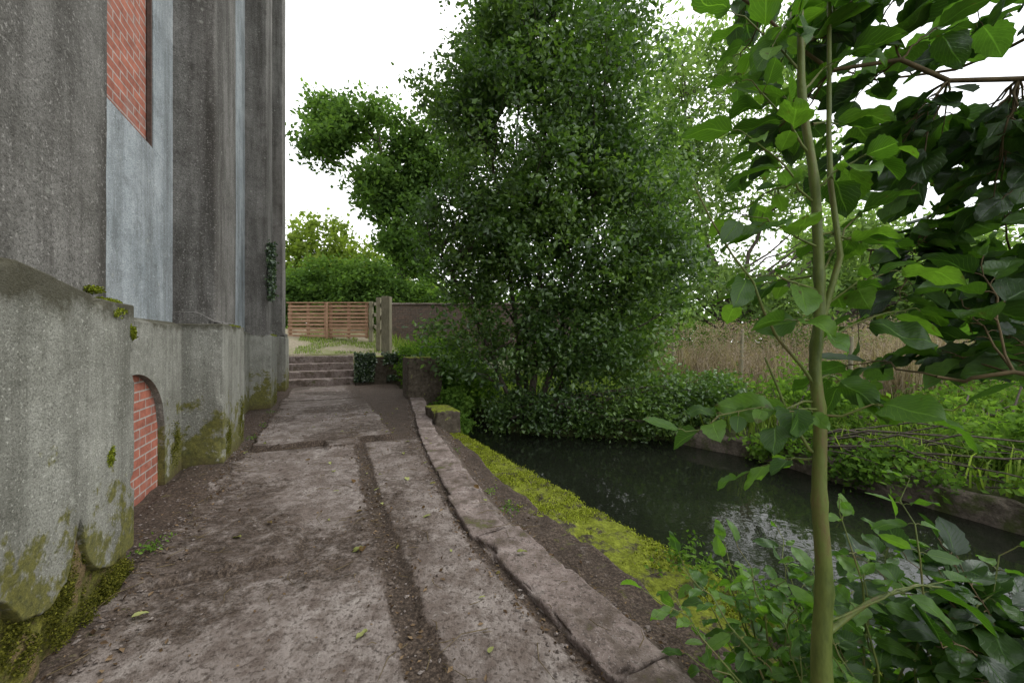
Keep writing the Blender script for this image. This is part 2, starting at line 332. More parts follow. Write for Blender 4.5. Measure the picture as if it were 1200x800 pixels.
def arch(q,s0,s1,a0,a1,zs,rad_top,z0,z1,tf,td,n=24):
    c=(a0+a1)/2;hw=(a1-a0)/2
    zz=lambda s:zs+rad_top*math.sqrt(max(0,1-((s-c)/hw)**2))
    V=[];F=[]
    def quad(p):
        k=len(V);V.extend(p);F.append((k,k+1,k+2,k+3))
    quad([(tf,s0,z0),(tf,a0,z0),(tf,a0,z1),(tf,s0,z1)]);quad([(tf,a1,z0),(tf,s1,z0),(tf,s1,z1),(tf,a1,z1)])
    A=list(np.linspace(a0,a1,n))
    for x,y in zip(A[:-1],A[1:]):
        quad([(tf,x,zz(x)),(tf,y,zz(y)),(tf,y,z1),(tf,x,z1)])
        quad([(td,x,zz(x)),(td,y,zz(y)),(tf,y,zz(y)),(tf,x,zz(x))])
    quad([(td,a0,z0),(tf,a0,z0),(tf,a0,zs),(td,a0,zs)]);quad([(td,a1,z0),(tf,a1,z0),(tf,a1,zs),(td,a1,zs)])
    quad([(tf,s0,z1),(tf,s1,z1),(tf-.12,s1,z1+.06),(tf-.12,s0,z1+.06)])
    q.add(V,F)
for (a,b) in bays:
    c=(a+b)/2+(.0 if b!=4.39 else -.02)
    a0,a1=c-.58,c+.60
    arch(plinw,a-.05,b+.05,a0,a1,.55,.5,-.2,1.45,-.34,-.42)
    bricks.add([(-.39,a0-.1,-.2),(-.39,a1+.1,-.2),(-.39,a1+.1,1.2),(-.39,a0-.1,1.2)],[(0,1,2,3)])
    w0,w1=(a+b)/2-.26,(a+b)/2+.58
    if b!=4.39: w0,w1=(a+b)/2-.5,(a+b)/2+.5
    arch(panel,a-.04,b+.13,w0,w1,6.2,.35,3.0,HT-.3,-.42,-.50)
    V,F=box((-.6,a-.04,1.4),(-.421,b+.13,3.0),res=.1,r=0,amp=0);panel.add(V,F)
    bricks.add([(-.465,w0-.1,2.95),(-.465,w1+.1,2.95),(-.465,w1+.1,6.7),(-.465,w0-.1,6.7)],[(0,1,2,3)])
    lb(frm,(-.46,w0,3.0),(-.425,w0+.02,6.2),res=1,r=.004);lb(frm,(-.46,w1-.02,3.0),(-.425,w1,6.2),res=1,r=.004);lb(frm,(-.46,w0+.021,3.0),(-.43,w1-.021,3.02),res=1,r=.004)
lb(panel,(-9,-3,-.1),(-.63,11.88,HT-.2),res=2,r=0)
for q,n,mm,sm in ((shaft,'buttress_shafts',shaft_m,True),(plin,'plinths',plinth_m,True),(plinw,'plinth_walls',plinth_m,False),(panel,'rendered_walls',panel_m,False),(bricks,'brick_infill',brick_m,False),(frm,'window_frames',frame_m,False)):
    V,F=q.out();mk(n,V,F,mm,bld,sm,True)
V,F=box((-9.2,-3.2,HT-.15),(.1,12.1,HT+.25),res=1,r=.03);mk('parapet',V,F,shaft_m,bld,False,True)
# ---------------------------------------------------------------- path
kin=lambda s:np.interp(s,[-3,.82,1.83,3.0,5.43,8.64,12.3],[2.05,1.93,1.84,1.90,2.2,2.70,2.85])
Lf=lambda s:np.interp(s,[-9,-3,1.43,3.,4.45,5.5,12.3],[2.72,2.70,2.62,2.60,2.68,2.7,2.9])
Rf=lambda s:np.interp(s,[-9,-3,1.52,5.36,8,12.3],[3.6,3.5,3.2,2.95,2.95,3.1])
T,S=np.meshgrid(np.arange(-.5,2.95,.022),np.arange(-3,12.25,.022),indexing='ij')
P=np.stack([T.ravel(),S.ravel(),0*T.ravel()],1)
wob=.05*fbm(P,1.8,5);wob2=.05*fbm(P,1.8,5,40.);wf=.02*fbm(P,12,4,9.)
t=P[:,0]+wob+wf;s=P[:,1]+wob2+wf
slabs=[(-.30,1.25,-4,4.86,.004),(.02,.80,2.15,3.3,.042),(1.37,4.,-4,4.80,.004),(.15,1.75,4.92,6.6,.060),(.95,1.34,4.62,4.95,.05),(.1,1.75,6.68,9.0,.012),(.1,1.7,9.1,13,.008)]
h=np.full(len(P),-.014)+.010*fbm(P,5,4,3.);mask=np.zeros(len(P))
for k,(t0,t1,s0,s1,z) in enumerate(slabs):
    d=np.minimum(np.minimum(t-t0,t1-t),np.minimum(s-s0,s1-s));
    if k==1: d=np.minimum(np.minimum(t-t0,t1-t),s-s0)
    w=sst(-.008,.008,d)
    if k==1:
        mask=mask*(1-sst(-.07,-.01,d)*sst(.01,-.02,d)*(s<2.3))
        w=w*sst(3.6,2.3,s)*sst(1.2,.5,t)
    elif k in (3,4): mask=np.where(w>.5,sst(-.02,.07,d),mask)
    else: mask=np.maximum(mask,sst(-.02,.07,d)*(1. if k<5 else .62))
    h=h*(1-w)+w*(z+.007*fbm(P,2.2,4,k*7.))
h+=.010*fbm(P,1.1,3,8.)+.004*fbm(P,9,3,2.)
soil=1-mask
soil=np.maximum(soil,.9*sst(.24,.02,P[:,0]+.22*fbm(P,3,3,5.)))
soil=np.maximum(soil,.8*sst(5.0,8.5,P[:,1]+1.2*fbm(P,1,3))*sst(.9,1.7,P[:,0]))
soil=np.maximum(soil,.62*sst(-.05,.30,fbm(P,.9,4,60.)))
kd=P[:,0]-kin(P[:,1]);soil=np.maximum(soil,.95*sst(-.12,-.01,kd)*(kd<.02));h=h-.018*sst(-.08,-.02,kd)
soil=np.maximum(soil,.8*sst(.26,.36,kd))
h=h-.13*sst(.27,.5,kd)*sst(7.6,6.4,P[:,1])+.03*fbm(P,7,4,77.)*sst(.3,.4,kd)
h=h-.2*sst(.0,.12,P[:,0]-Lf(P[:,1])+.06*fbm(P,3,4,21.))
h+= .035*sst(.22,0,P[:,0])+.03*np.clip(fbm(P,6,4,55.),0,1)*sst(.1,-.1,P[:,0])
moss=.42*sst(.42,.62,kd)*sst(7,6,P[:,1])+.32*sst(.3,.1,P[:,0])
V=P.copy();V[:,2]=h
def pz(tt,ss):
    i=np.clip(((np.asarray(tt)+.5)/.022).astype(int),0,T.shape[0]-1);j=np.clip(((np.asarray(ss)+3)/.022).astype(int),0,T.shape[1]-1)
    return h.reshape(T.shape)[i,j]
mk('path',V,gridf(T.shape[0],T.shape[1]),path_m,None,True,True,vat={'soil':soil,'mossy':moss})
kerb=Q();s0=-3.
while s0<8.3:
    L=R.uniform(.6,1.25);V,F=box((0,s0+.003,-.15),(.29+R.uniform(-.04,.03),s0+L-.003,.016+R.uniform(-.01,.012)),res=.025,r=.015,amp=.014,nsc=8,off=s0,chip=.03)
    V[:,0]+=kin(V[:,1])+R.uniform(-.02,.015)+.02*fbm(np.stack([V[:,1]*0,V[:,1],V[:,1]*0],1),3,3);kerb.add(V,F);s0+=L
V,F=kerb.out();mk('kerb',V,F,kerb_m,None,True,True)
# canal wall
q=Q()
ns=460;nt_=30;S_=np.linspace(-9,9.6,ns);tau=np.linspace(0,1,nt_)
TT=(Lf(S_)-.12)[:,None]+(Rf(S_)-Lf(S_)+.12)[:,None]*tau[None,:]
G=np.stack([TT,np.repeat(S_[:,None],nt_,1),0*TT],-1).reshape(-1,3)
tq=np.tile(tau,ns);dd=np.minimum(tq,1-tq)
G[:,2]=-.18+.035*fbm(G,3,5)+.035*fbm(G,11,4)-.07*sst(.08,0,1-tq)
G[:,0]+=.06*fbm(G,2.5,4,12.)*sst(.8,1,tq)
q.add(G,gridf(ns,nt_))
zz=np.linspace(0,1,16)
edge=G.reshape(ns,nt_,3)[:,-1,:]
W=np.repeat(edge[:,None,:],16,1);W[:,:,2]=edge[:,2][:,None]*(1-zz)+(-1.4)*zz
Wf=W.reshape(-1,3);amp=np.tile(sst(0,.1,zz),ns);Wf[:,0]+=amp*(.05*fbm(Wf,4,4)+.01)
q.add(Wf,gridf(ns,16))
V,F=q.out();mk('canal_wall',V,F,moss_m,None,True,True)
N_=100000;idx=R.integers(0,len(G),N_);pp=G[idx]+R.normal(size=(N_,3))*[.015,.02,0]
keep=(pp[:,1]>.2)&(pp[:,1]<6)&(fbm(pp,4,3)>-.2+.5*R.random(N_)-.25)&(fbm(pp,1.3,2,5)+1.0*tq[idx]>.2);pp=pp[keep]
pw=pp.copy();pw[:,0],pw[:,1]=l2w(pp[:,0],pp[:,1])
V,F,rn=blades(pw,.014,.010,1.4);mk('moss',V,F,mosst_l,None,rnd=rn)
V,F=box((2.52,5.55,-.5),(2.93,6.35,.17),res=.03,r=.03,amp=.02,nsc=6,chip=.04);mk('stone_block',V,F,moss_m,None,True,True)
V,F=box((2.62,8.45,-.3),(3.42,9.15,.93),res=.04,r=.03,amp=.015,nsc=6,chip=.04);mk('stone_pier',V,F,moss_m,None,True,True)
def cushion(name,pts,mat,sz=.009):
    A=[]
    for (t_,s_,z_,a,b,c,n) in pts:
        n=int(n*1.6);d=unit(R.normal(size=(n,3)));X_=np.array([t_,s_,z_])+d*np.array([a,b,c])*(R.random((n,1))**.5);A.append(X_[fbm(X_,14,3)>-.12])
    A=np.concatenate(A);A[:,0],A[:,1]=l2w(A[:,0],A[:,1]);V,F=leaf_cloud(A,sz*(.6+.8*R.random(len(A))),.6,.7);mk(name,V,F,mat,None,rnd=np.repeat(R.random(len(A))*.8,2))
cushion('moss_cushion',[(-.06,2.22,1.50,.05,.12,.022,2400),(-.03,2.33,1.43,.04,.03,.07,1500),(.0,2.34,1.34,.015,.03,.07,900),(.0,2.22,1.44,.015,.1,.03,900),(-.05,2.08,1.55,.04,.04,.02,400),(.0,2.1,.74,.01,.045,.06,700),(-.03,5.0,1.48,.06,.3,.012,900),(-.03,8.5,1.42,.08,.4,.03,1200)],mosst_l)
cushion('moss_cushion',[(.0,2.1,.08,.03,.25,.10,4500),(-.02,1.80,.22,.02,.14,.20,3600),(-.02,1.55,.24,.02,.12,.14,2800),(-.02,1.92,.3,.012,.05,.10,900),(0,4.6,.25,.012,.15,.22,2200),(0,5.3,.35,.012,.2,.3,2600),(-.33,4.2,.35,.015,.15,.25,1200),(.02,8.6,.2,.02,.3,.2,900),(-.34,2.6,.2,.015,.2,.12,900)],mossd_l)
# ---------------------------------------------------------------- steps & terrace
st=Q()
for i in range(4):
    V,F=box((-.1,12.0+.34*i,-.1 if i==0 else .21*i-.12),(1.72,12.0+.34*(i+1)+.1,.21*(i+1)),res=.04,r=.02,amp=.012,nsc=4,off=i*4.,chip=.03)
    st.add(V,F)
    if i: V,F=box((-.05,12.06+.34*i,.21*(i-1)),(1.68,12.2+.34*i,.21*i+.06),res=.1,r=.005,amp=.01);st.add(V,F)
V,F=st.out();mk('stone_steps',V,F,kerb_m,None,True,True)
V,F=box((1.73,12.02,-.2),(3.4,12.35,.84),res=.06,r=.03,amp=.02);mk('retaining_wall',V,F,moss_m,None,True,True)
n=5000;A=np.stack([R.uniform(1.7,3.3,n),12.0-R.random(n)*.08,R.uniform(.1,.95,n)],1);A=A[(fbm(A,2.5,3)+.5*A[:,2])>.0];A2=A.copy();A2[:,0],A2[:,1]=l2w(A[:,0],A[:,1]);V,F=leaf_cloud(A2,.07,.2,.8,.6);mk('ivy',V,F,ivy_l,None,rnd=np.repeat(R.random(len(A2)),2))
n=900;A=np.stack([R.normal(0.02,.03,n)-.02,R.normal(8.2,.10,n),R.uniform(2.1,3.2,n)],1);A[:,0],A[:,1]=l2w(A[:,0],A[:,1]);V,F=leaf_cloud(A,.06,.2,.8,.6);mk('ivy',V,F,ivy_l,None,rnd=np.repeat(R.random(n),2))
# ---------------------------------------------------------------- terrain
chan=[l2w(3.3,-40),l2w(3.25,-9),l2w(3.0,1.5),l2w(2.8,5.4),l2w(2.9,9.3),(-1.26,10.3),(0.0,8.45),(1.2,8.1),(3.1,7.8),(4.28,6.4),(5.33,4.),(6.5,1.5),(8.7,-3),(27,-40)]
CP=np.array(chan)
def inside(x,y):
    r=np.zeros(len(x),bool);n=len(CP)
    for i in range(n):
        x1,y1=CP[i];x2,y2=CP[(i+1)%n]
        c=((y1>y)!=(y2>y))&(x<(x2-x1)*(y-y1)/(y2-y1+1e-12)+x1);r^=c
    return r
def cdist(x,y):
    r=np.full(len(x),1e9);n=len(CP)
    for i in range(n):
        a=CP[i];b=CP[(i+1)%n];ab=b-a;tt=np.clip(((x-a[0])*ab[0]+(y-a[1])*ab[1])/(ab@ab),0,1)
        r=np.minimum(r,np.hypot(x-a[0]-tt*ab[0],y-a[1]-tt*ab[1]))
    return r
def hgt(x,y):
    x=np.asarray(x,float);y=np.asarray(y,float);t,s=w2l(x,y)
    sd=np.where(inside(x,y),-1,1)*cdist(x,y)
    thr=np.where(t<1.95,13.32,12.25)
    zn=np.where(s<thr,-.12-.5*(t>1.6)*(s<9.5),.80+np.clip(s-13,0,5.5)*.19)
    zf=-.36+.25*sst(0,8,sd)+.5*sst(8,40,sd)
    bl=sst(2.95,5.,t)*sst(8.9,9.6,s)+(s<8.9)*(t>3.35)
    bl=np.where(s>13,sst(3.2,6.5,t),bl)
    z=zn*(1-bl)+zf*bl
    z=z+.05*fbm(np.stack([x,y,0*x],1),.7,4)*(bl>.5)
    return np.where(sd<.25,np.minimum(z,-1.3+(z+1.3)*sst(-.12,.04,sd)),z)
def ax(lo,hi,dl,dh,st):
    a=list(np.arange(dl,dh,st));
    g=st;v=dl
    while v>lo: g*=1.25;v-=g;a.append(v)
    g=st;v=dh
    while v<hi: g*=1.25;a.append(v);v+=g
    a.append(hi*1.1);return np.unique(a)
X=ax(-300,300,-10,12,.12);Y=ax(-120,400,-1,20,.12)
XX,YY=np.meshgrid(X,Y,indexing='ij');x=XX.ravel();y=YY.ravel();z=hgt(x,y);tl,sl=w2l(x,y)
terr=sst(4.0,3.2,tl)*(sl>12)*sst(22,19,sl)
mk('ground',np.stack([x,y,z],1),gridf(len(X),len(Y)),ground_m,None,True,vat={'terr':terr})
mk('river_water',[(-12,-45,-.7),(35,-45,-.7),(35,13,-.7),(-12,13,-.7)],[(0,1,2,3)],water_m)
bk=np.array([(3.3,7.62),(4.28,6.4),(5.33,4.),(6.5,1.5),(8.7,-3)]);dl=np.r_[0,np.cumsum(np.linalg.norm(np.diff(bk,axis=0),axis=1))]
V,F=box((0,0,-1.3),(.28,dl[-1],-.40),res=.07,r=.04,amp=.07,nsc=3,chip=.05)
bx=np.interp(V[:,1],dl,bk[:,0]);by=np.interp(V[:,1],dl,bk[:,1]);V=np.stack([bx-.08+V[:,0]*.9,by+V[:,0]*.43,V[:,2]],1)
m=M('bank_stone');mf=m.noise(3,5,.7);c=m.ramp(m.noise(9,5,.75),[(.3,(.05,.04,.03)),(.7,(.22,.185,.15))]);c=m.mix(m.ramp(mf,[(.5,0.),(.6,.9)]),c,(.06,.075,.02));bank_m=m.fin(c,.9,m.bump(m.noise(20,5,.75),1.,.04))
mk('river_bank_wall',V,F,bank_m,None,True)
# ---------------------------------------------------------------- fences and garden wall
pf=empty('pallet_fence');q=Q()
def wbox(q,lo,hi,**k): V,F=box(lo,hi,**k);q.add(V,F)
for (x0,x1) in ((-8.75,-7.22),(-7.17,-5.62)):
    for i in range(9):
        zb=1.47+i*.145+R.uniform(-.008,.008);wbox(q,(x0+R.uniform(0,.02),14.96,zb),(x1-R.uniform(0,.02),14.985,zb+R.uniform(.085,.105)),res=.5,r=.004)
    for xx in (x0+.03,(x0+x1)/2-.04,x1-.12): wbox(q,(xx,14.99,1.42),(xx+.09,15.09,2.78),res=.5,r=.005)
    for i in (0,2,4,6,8): zb=1.47+i*.145;wbox(q,(x0,15.095,zb),(x1,15.115,zb+.09),res=.5,r=.004)
wbox(q,(-8.78,14.93,2.79),(-5.6,15.12,2.83),res=.5,r=.005)
wbox(q,(-7.235,14.90,1.3),(-7.155,14.955,2.8),res=.5,r=.005)
V,F=q.out();mk('slats_and_bearers',V,F,pallet_m,pf)
rf=empty('post_and_rail_fence');q=Q()
pts=[(-3.98,12.2,.80),(-4.72,13.6,.93),(-5.5,15.0,1.25)]
for i,(a,b,c) in enumerate(pts): 
    w=.13 if i==0 else .07
    wbox(q,(a-w,b-w,c-.2),(a+w,b+w,2.72 if i==0 else 2.85),res=.2,r=.01,amp=.006)
V,F=q.out();mk('posts',V,F,post_m,rf)
q=Q()
for z0,z1 in ((2.42,2.72),(1.95,2.3),(1.42,1.85)):
    V,F=box((-.02,0,0),(.02,3.25,.12),res=.3,r=.005,amp=.004);d=np.array([-5.56+3.93,15.1-12.1]);d=d/np.linalg.norm(d)
    X_=-3.90+V[:,1]*d[0]+V[:,0]*d[1];Y_=12.3+V[:,1]*d[1]-V[:,0]*d[0];Z_=V[:,2]+z0+(z1-z0)*V[:,1]/3.25;q.add(np.stack([X_,Y_,Z_],1),F)
V,F=q.out();mk('rails',V,F,post_m,rf)
V,F=box((-5.4,16.4,.5),(3.,16.7,2.85),res=.2,r=.01,amp=.01);ob=mk('brick_wall',V,F,oldbrick_m)
V,F=box((-5.45,16.35,2.86),(3.,16.75,2.94),res=.2,r=.02,amp=.01);mk('coping',V,F,kerb_m,ob)
for (a,b,hh) in ((4.6,11.0,2.3),(6.6,7.5,1.7),(5.55,9.3,1.9)):
    V,F=tubes([[(a,b,-.5),(a,b,.5),(a+.03,b,hh-.3)]],[[.04,.04,.035]],8);mk('fence_post',V,F,post_m,None,True)
# ---------------------------------------------------------------- trees
tree('alder_tree',[[(.25,8.9,-.5),(.1,9.,2),(-.4,9.2,5),(-.9,9.4,8.5)],[(.5,8.9,-.5),(.6,9.1,2.5),(.8,9.3,6),(.9,9.3,11)],[(.8,8.9,-.5),(1.2,8.9,2),(2.,8.9,5),(2.6,9,8.5)],[(.4,9.1,-.5),(.3,9.5,2.5),(.2,10,6),(.2,10.,10)],[(.9,9.0,-.5),(1.6,9.1,1.6),(2.8,9.,3.5),(3.4,9,5)],[(.1,8.8,-.5),(-.5,8.7,1.2),(-1.3,8.6,2.8),(-1.9,8.7,4)]],[.08,.10,.08,.07,.06,.06],
 [(.8,9.2,7.2,2.7,2.4,3.0),(1.1,9.2,3.9,3.2,2.2,2.3),(1.0,9.3,10.6,1.9,1.8,2.2),(-.9,8.9,3.9,1.6,1.5,1.6),(-1.0,9.0,6.6,1.5,1.4,1.3),(3.0,9.0,2.8,1.5,1.4,1.6),(2.9,9.2,5.8,1.3,1.3,1.1),(-.4,9.2,9.0,1.3,1.2,1.1),(2.4,9.2,8.6,1.2,1.2,1.1),(2.0,8.8,.9,1.7,1.,1.1),(-.4,8.8,1.5,1.5,.9,1.5),(1.0,8.4,1.6,1.7,.6,1.3),(.8,9.3,6,2.,1.8,3.)],
 3700,36,.18,.125,alder_l,bark_m,gap=-.27,gsc=.95,nb=380,zmin=-.4,shell=.42,lumpy=.3)
tree('ivy_clad_tree',[[(-6.6,22,0),(-6.4,22,5),(-6.9,22,10),(-8.2,22,15)],[(-6.4,22,5),(-5.,22,9),(-4.2,22,13)],[(-6.6,22,6),(-8.0,22,9.5),(-10.,22,12.5)]],[.3,.16,.11],
 [(-8.0,22,13.2,2.7,2.4,1.9),(-10.2,22,12.4,1.9,1.8,1.4),(-6.4,22,10.3,2.2,2,2.6),(-5.8,22,7.0,1.8,2,3.4),(-6.9,21.7,6,1.3,1.2,3.6),(-8.2,22,10.2,1.4,1.4,1.2),(-4.,22,12.,2,2,2),(-10.6,22,14.5,1.3,1.3,1.0)],
 1300,34,.33,.29,oak_l,bark_m,gap=-.24,gsc=.5,nb=90)
tree('willow_tree',[[(10,18,-.3),(9.6,18,4),(8.6,18,9),(8,18,14)],[(10,18,3),(12,18,7),(13.5,18,11)],[(9.8,18,4),(7.5,17,7),(5.5,17,9.5)]],[.17,.11,.10],
 [(8.3,18,12,3.4,3,4.4),(12.3,18,9.2,2.8,3,2.2),(6.2,17.5,8.0,2.8,2,3.0),(8.6,17.5,5.0,3.6,2.5,3.0),(12.5,18,14.6,2.3,2,1.8),(16,18,6,2.2,2,1.5),(11.5,17.5,3.2,2.6,2,2.2)],
 1200,34,.42,.32,willow_l,bark_m,gap=-.14,gsc=.42,nb=110,wr=.4,droop=.5)
tree('ash_tree',[[(19,23,-.3),(19,23,5),(18,23,9)],[(19,23,4),(21.5,23,8)]],[.2,.12],[(19,23,6.4,2.6,3,3.2),(23,23,5.0,2.6,3,3.),(28,24,5.0,3,3,3.5)],400,30,.55,.40,willow_l,bark_m,gap=-.1,gsc=.4,nb=40)
def shrub(name,ells,n,per,spread,size,mat,gap=None,wr=.65,up=.8,**k):
    C=clusters(ells,n,gap,k.get('gsc',1.),k.get('shell',.4));C=C[C[:,2]>hgt(C[:,0],C[:,1]).clip(-.66)-.05]
    V,F,rn=foliage(C,per,spread,size,up,wr);ob=mk(name,V,F,mat,None,rnd=rn)
    b=np.array(ells[0][:3]);b[2]=hgt([b[0]],[b[1]])[0]
    if b[2]>-.6:
        sel=C[R.choice(len(C),min(30,len(C)),replace=False)];ps=[arc(b+R.normal(size=3)*[.1,.1,0],c,5,.05,.03) for c in sel];V,F=tubes(ps,[np.linspace(.02,.004,5)]*len(ps),4);mk('branches',V,F,bark_m,ob)
    return ob
shrub('hedge',[(-9.5,18.6,3.2,2.5,1.2,2.0),(-6.9,18.6,3.2,2.0,1.2,2.3),(-5,18.8,2.7,1.5,1.,1.7)],800,38,.22,.18,oak_l)
shrub('hedge',[(-16,31,7.2,3.6,2,4.2),(-12.5,31,5.5,3.,2,4.),(-9,31,4.5,3,2,3.)],500,30,.5,.42,yell_l)
shrub('hedge',[(-3,18.6,2.4,3,1.2,1.8),(1.5,18.6,2.4,3,1.2,2.0),(5.5,18.2,1.6,3,1.2,2.)],500,34,.3,.22,shrub_l)
shrub('hedge',[(9,16.5,.7,2.6,1.2,1.3),(13,16.,.6,2.6,1.2,1.1),(17,15.5,.5,3,1.2,1.1)],400,32,.3,.2,shrub_l)
ell=[];
for a in np.linspace(-78,80,46):
    r=R.uniform(42,62);aa=math.radians(a);h_=R.uniform(3.2,5.5)*(1 if a>-25 else .8);ell.append((r*math.sin(aa),r*math.cos(aa),h_*.8,R.uniform(4,6),2.5,h_))
C=clusters(ell,2400,None,.3,.4);C=C[C[:,2]>0];V,F,rn=foliage(C,12,.8,.85);mk('distant_trees',V,F,willow_l,None,rnd=rn)
shrub('bank_shrub',[(-1.7,10.6,.5,.9,.8,.9),(-2.5,11.6,.7,.9,.8,.8),(-1.0,10.0,-.1,.7,.5,.6),(-1.9,9.7,.3,.5,.5,.6)],460,30,.13,.10,shrub_l)
shrub('bank_shrub',[(0.,8.5,-.3,.9,.35,.5),(1.2,8.1,-.3,1.,.35,.55),(2.4,7.95,-.2,1.0,.45,.65),(3.2,7.7,-.1,.8,.5,.6),(3.9,7.9,.1,.9,.7,.7)],560,30,.12,.09,alder_l)
shrub('bramble',[(4.4,6.2,-.28,.55,.6,.4),(4.95,5.0,-.38,.5,.7,.3),(5.6,3.7,-.35,.4,.7,.25),(5.4,6.8,.1,.9,.8,.6),(6.3,4.6,.0,.7,.8,.45),(7.0,3.0,-.1,.6,.8,.35)],640,28,.11,.085,shrub_l,gap=-.18,gsc=1.6)
shrub('bramble',[(7.0,6.0,.0,1.,.9,.5),(8.2,4.9,.1,1.,1.,.6),(9.5,7.,.3,1.5,1.5,1.),(5.0,8.4,.2,.9,.8,.8),(7.5,9.2,.3,1.6,.8,.8)],460,28,.16,.10,shrub_l,gap=-.1,gsc=1.2)
shrub('hart_tongue_fern',[(-1.35,8.6,-.1,.35,.4,.35),(-1.0,7.6,-.35,.2,.4,.2)],90,24,.08,.09,shrub_l)
n=52000;px=R.uniform(3.4,24,n);py=R.uniform(1,19,n)
sd=cdist(px,py);k=(~inside(px,py))&(sd>.02)&(R.random(n)<np.clip(9/(px*px+py*py)**.5,.12,1));px,py=px[k],py[k]
V,F,rn=blades(np.stack([px,py,hgt(px,py)],1),.5,.022,1.1);mk('meadow_grass',V,F,grass_l,None,rnd=rn)
n=9000;px=R.uniform(-5,3.5,n);py=R.uniform(8,16,n);tl,sl=w2l(px,py);k=(~inside(px,py))&(tl>3.15);px,py=px[k],py[k]
V,F,rn=blades(np.stack([px,py,hgt(px,py)],1),.35,.02,.9);mk('bank_grass',V,F,grass_l,None,rnd=rn)
n=9000;tl=R.uniform(.0,3.1,n);sl=R.uniform(13.5,19,n);k=(tl>2.45)|(fbm(np.stack([tl,sl,0*tl],1),1.2,3)>.12);tl,sl=tl[k],sl[k];px,py=l2w(tl,sl)
V,F,rn=blades(np.stack([px,py,hgt(px,py)],1),.09,.012,.9);mk('terrace_grass',V,F,grass_l,None,rnd=rn)
n=15000;px=R.uniform(4.8,14,n);py=R.uniform(8.3,14.5,n);k=fbm(np.stack([px,py,0*px],1),.6,3)>-.05;px,py=px[k],py[k]
zb=hgt(px,py);V,F,rn=blades(np.stack([px,py,zb],1),1.3+.7*fbm(np.stack([px,py,0*px],1),.8,2,9.),.018,.8)
k=R.choice(len(px),2300);C=np.stack([px[k],py[k],zb[k]+R.uniform(.8,2.0,2300)],1);V2,F2,rn2=foliage(C,10,.08,.055,0.,.5,1.4)
mk('dry_reeds',np.concatenate([V,V2]),np.concatenate([F,F2+len(V)]),dry_l,None,rnd=np.concatenate([rn,rn2]))
# ---------------------------------------------------------------- foreground broad leaves
nv,nu=11,5
vv=np.linspace(0,1,nv);uu=np.linspace(-1,1,nu)
wv=(vv**.55)*((1-vv)**.75);wv/=wv.max();ser=np.where(np.arange(nv)%2==0,1.05,.93);wv=wv*ser;wv[-1]=0;wv[0]=.02
def broad(name,B,D,Nn,Ls,mat,parent=None,wr=.62):
    B=np.array(B);D=unit(np.array(D));Nn=np.array(Nn);b=unit(np.cross(Nn,D));Nn=np.cross(D,b);Ls=np.array(Ls);n=len(B)
    cur=R.uniform(.05,.6,n);fo=R.uniform(.05,.4,n);wav=R.uniform(-.09,.09,(n,1,1))
    al=vv[None,:,None]*np.ones((n,1,nu));side=.5*wr*wv[None,:,None]*uu[None,None,:]*np.ones((n,1,1))*R.uniform(.8,1.1,(n,1,1))
    up=fo[:,None,None]*np.abs(side)*1.2-cur[:,None,None]*al**2*.6+wav*np.sin(al*9+uu[None,None,:]*2)
    L=Ls[:,None,None,None]
    V=B[:,None,None,:]+L*(al[...,None]*D[:,None,None,:]+side[...,None]*b[:,None,None,:]+up[...,None]*Nn[:,None,None,:])
    f=gridf(nv,nu);F=(np.arange(n)[:,None,None]*nv*nu+f[None]).reshape(-1,4)
    uvt=np.stack([np.broadcast_to((uu*.5+.5)[None,:],(nv,nu)),np.broadcast_to(vv[:,None],(nv,nu))],-1).reshape(-1,2)
    mk(name,V.reshape(-1,3),F,mat,parent,True,rnd=np.repeat(R.random(n),len(f)),uv=np.tile(uvt,(n,1)))
class Leafer:
    def __init__(s): s.B=[];s.D=[];s.N=[];s.L=[];s.P=[];s.Rr=[]
    def twig(s,a,b,n=7,size=.1,r=.004,sag=.06,opp=False,droop=.5,f0=.2):
        P=arc(a,b,8,sag,.02);s.P.append(P);s.Rr.append(np.linspace(r,.0015,8))
        d=unit(P[-1]-P[0]);sd=unit(np.cross(d,[0,0,1.]))
        for i in range(n):
            f=f0+(1-f0)*(i+.5)/n if i<n-1 else 1.
            k=f*7;i0=min(6,int(k));p=P[i0]*(1-(k-i0))+P[i0+1]*(k-i0)
            for sg in ((1,-1) if (opp and i<n-1) else ((1,) if i%2 else (-1,))):
                dd_=d*.55+sd*sg*(.85 if i<n-1 else .1)+np.array([0,0,-droop*R.random()])+R.normal(size=3)*.2
                dd_=unit(dd_);pe=size*.22;q=p+dd_*pe;s.P.append(np.array([p,(p+q)/2+[0,0,.004],q]));s.Rr.append([.0016]*3)
                s.B.append(q);s.D.append(dd_);s.N.append(unit(np.array([0,0,1.])+R.normal(size=3)*.45));s.L.append(size*R.uniform(.55,1.3))
    def out(s,par,lm,sm,wr=.62):
        broad('leaves',s.B,s.D,s.N,s.L,lm,par,wr);V,F=tubes(s.P,s.Rr,5);mk('twigs',V,F,sm,par,True)
sp=empty('sycamore_sapling')
ms=np.array([(.945,1.15,-.25),(.935,1.15,.1),(.935,1.15,.28),(.925,1.15,.65),(.92,1.15,1.04),(.915,1.15,1.3),(.92,1.15,1.56),(.885,1.15,1.94),(.856,1.15,2.32),(.83,1.15,2.8)])
ir=np.array([.036,.030,.028,.021,.017,.015,.014,.011,.009,.006])
tt=np.linspace(0,9,90);P=np.stack([np.interp(tt,range(10),ms[:,c]) for c in range(3)],1);P[:,0]+=.005*np.sin(tt*5)+.004*np.sin(tt*2.2+1);rr=np.interp(tt,range(10),ir)*(1+.16*(np.abs((tt*1.3)%1-.5)<.07))
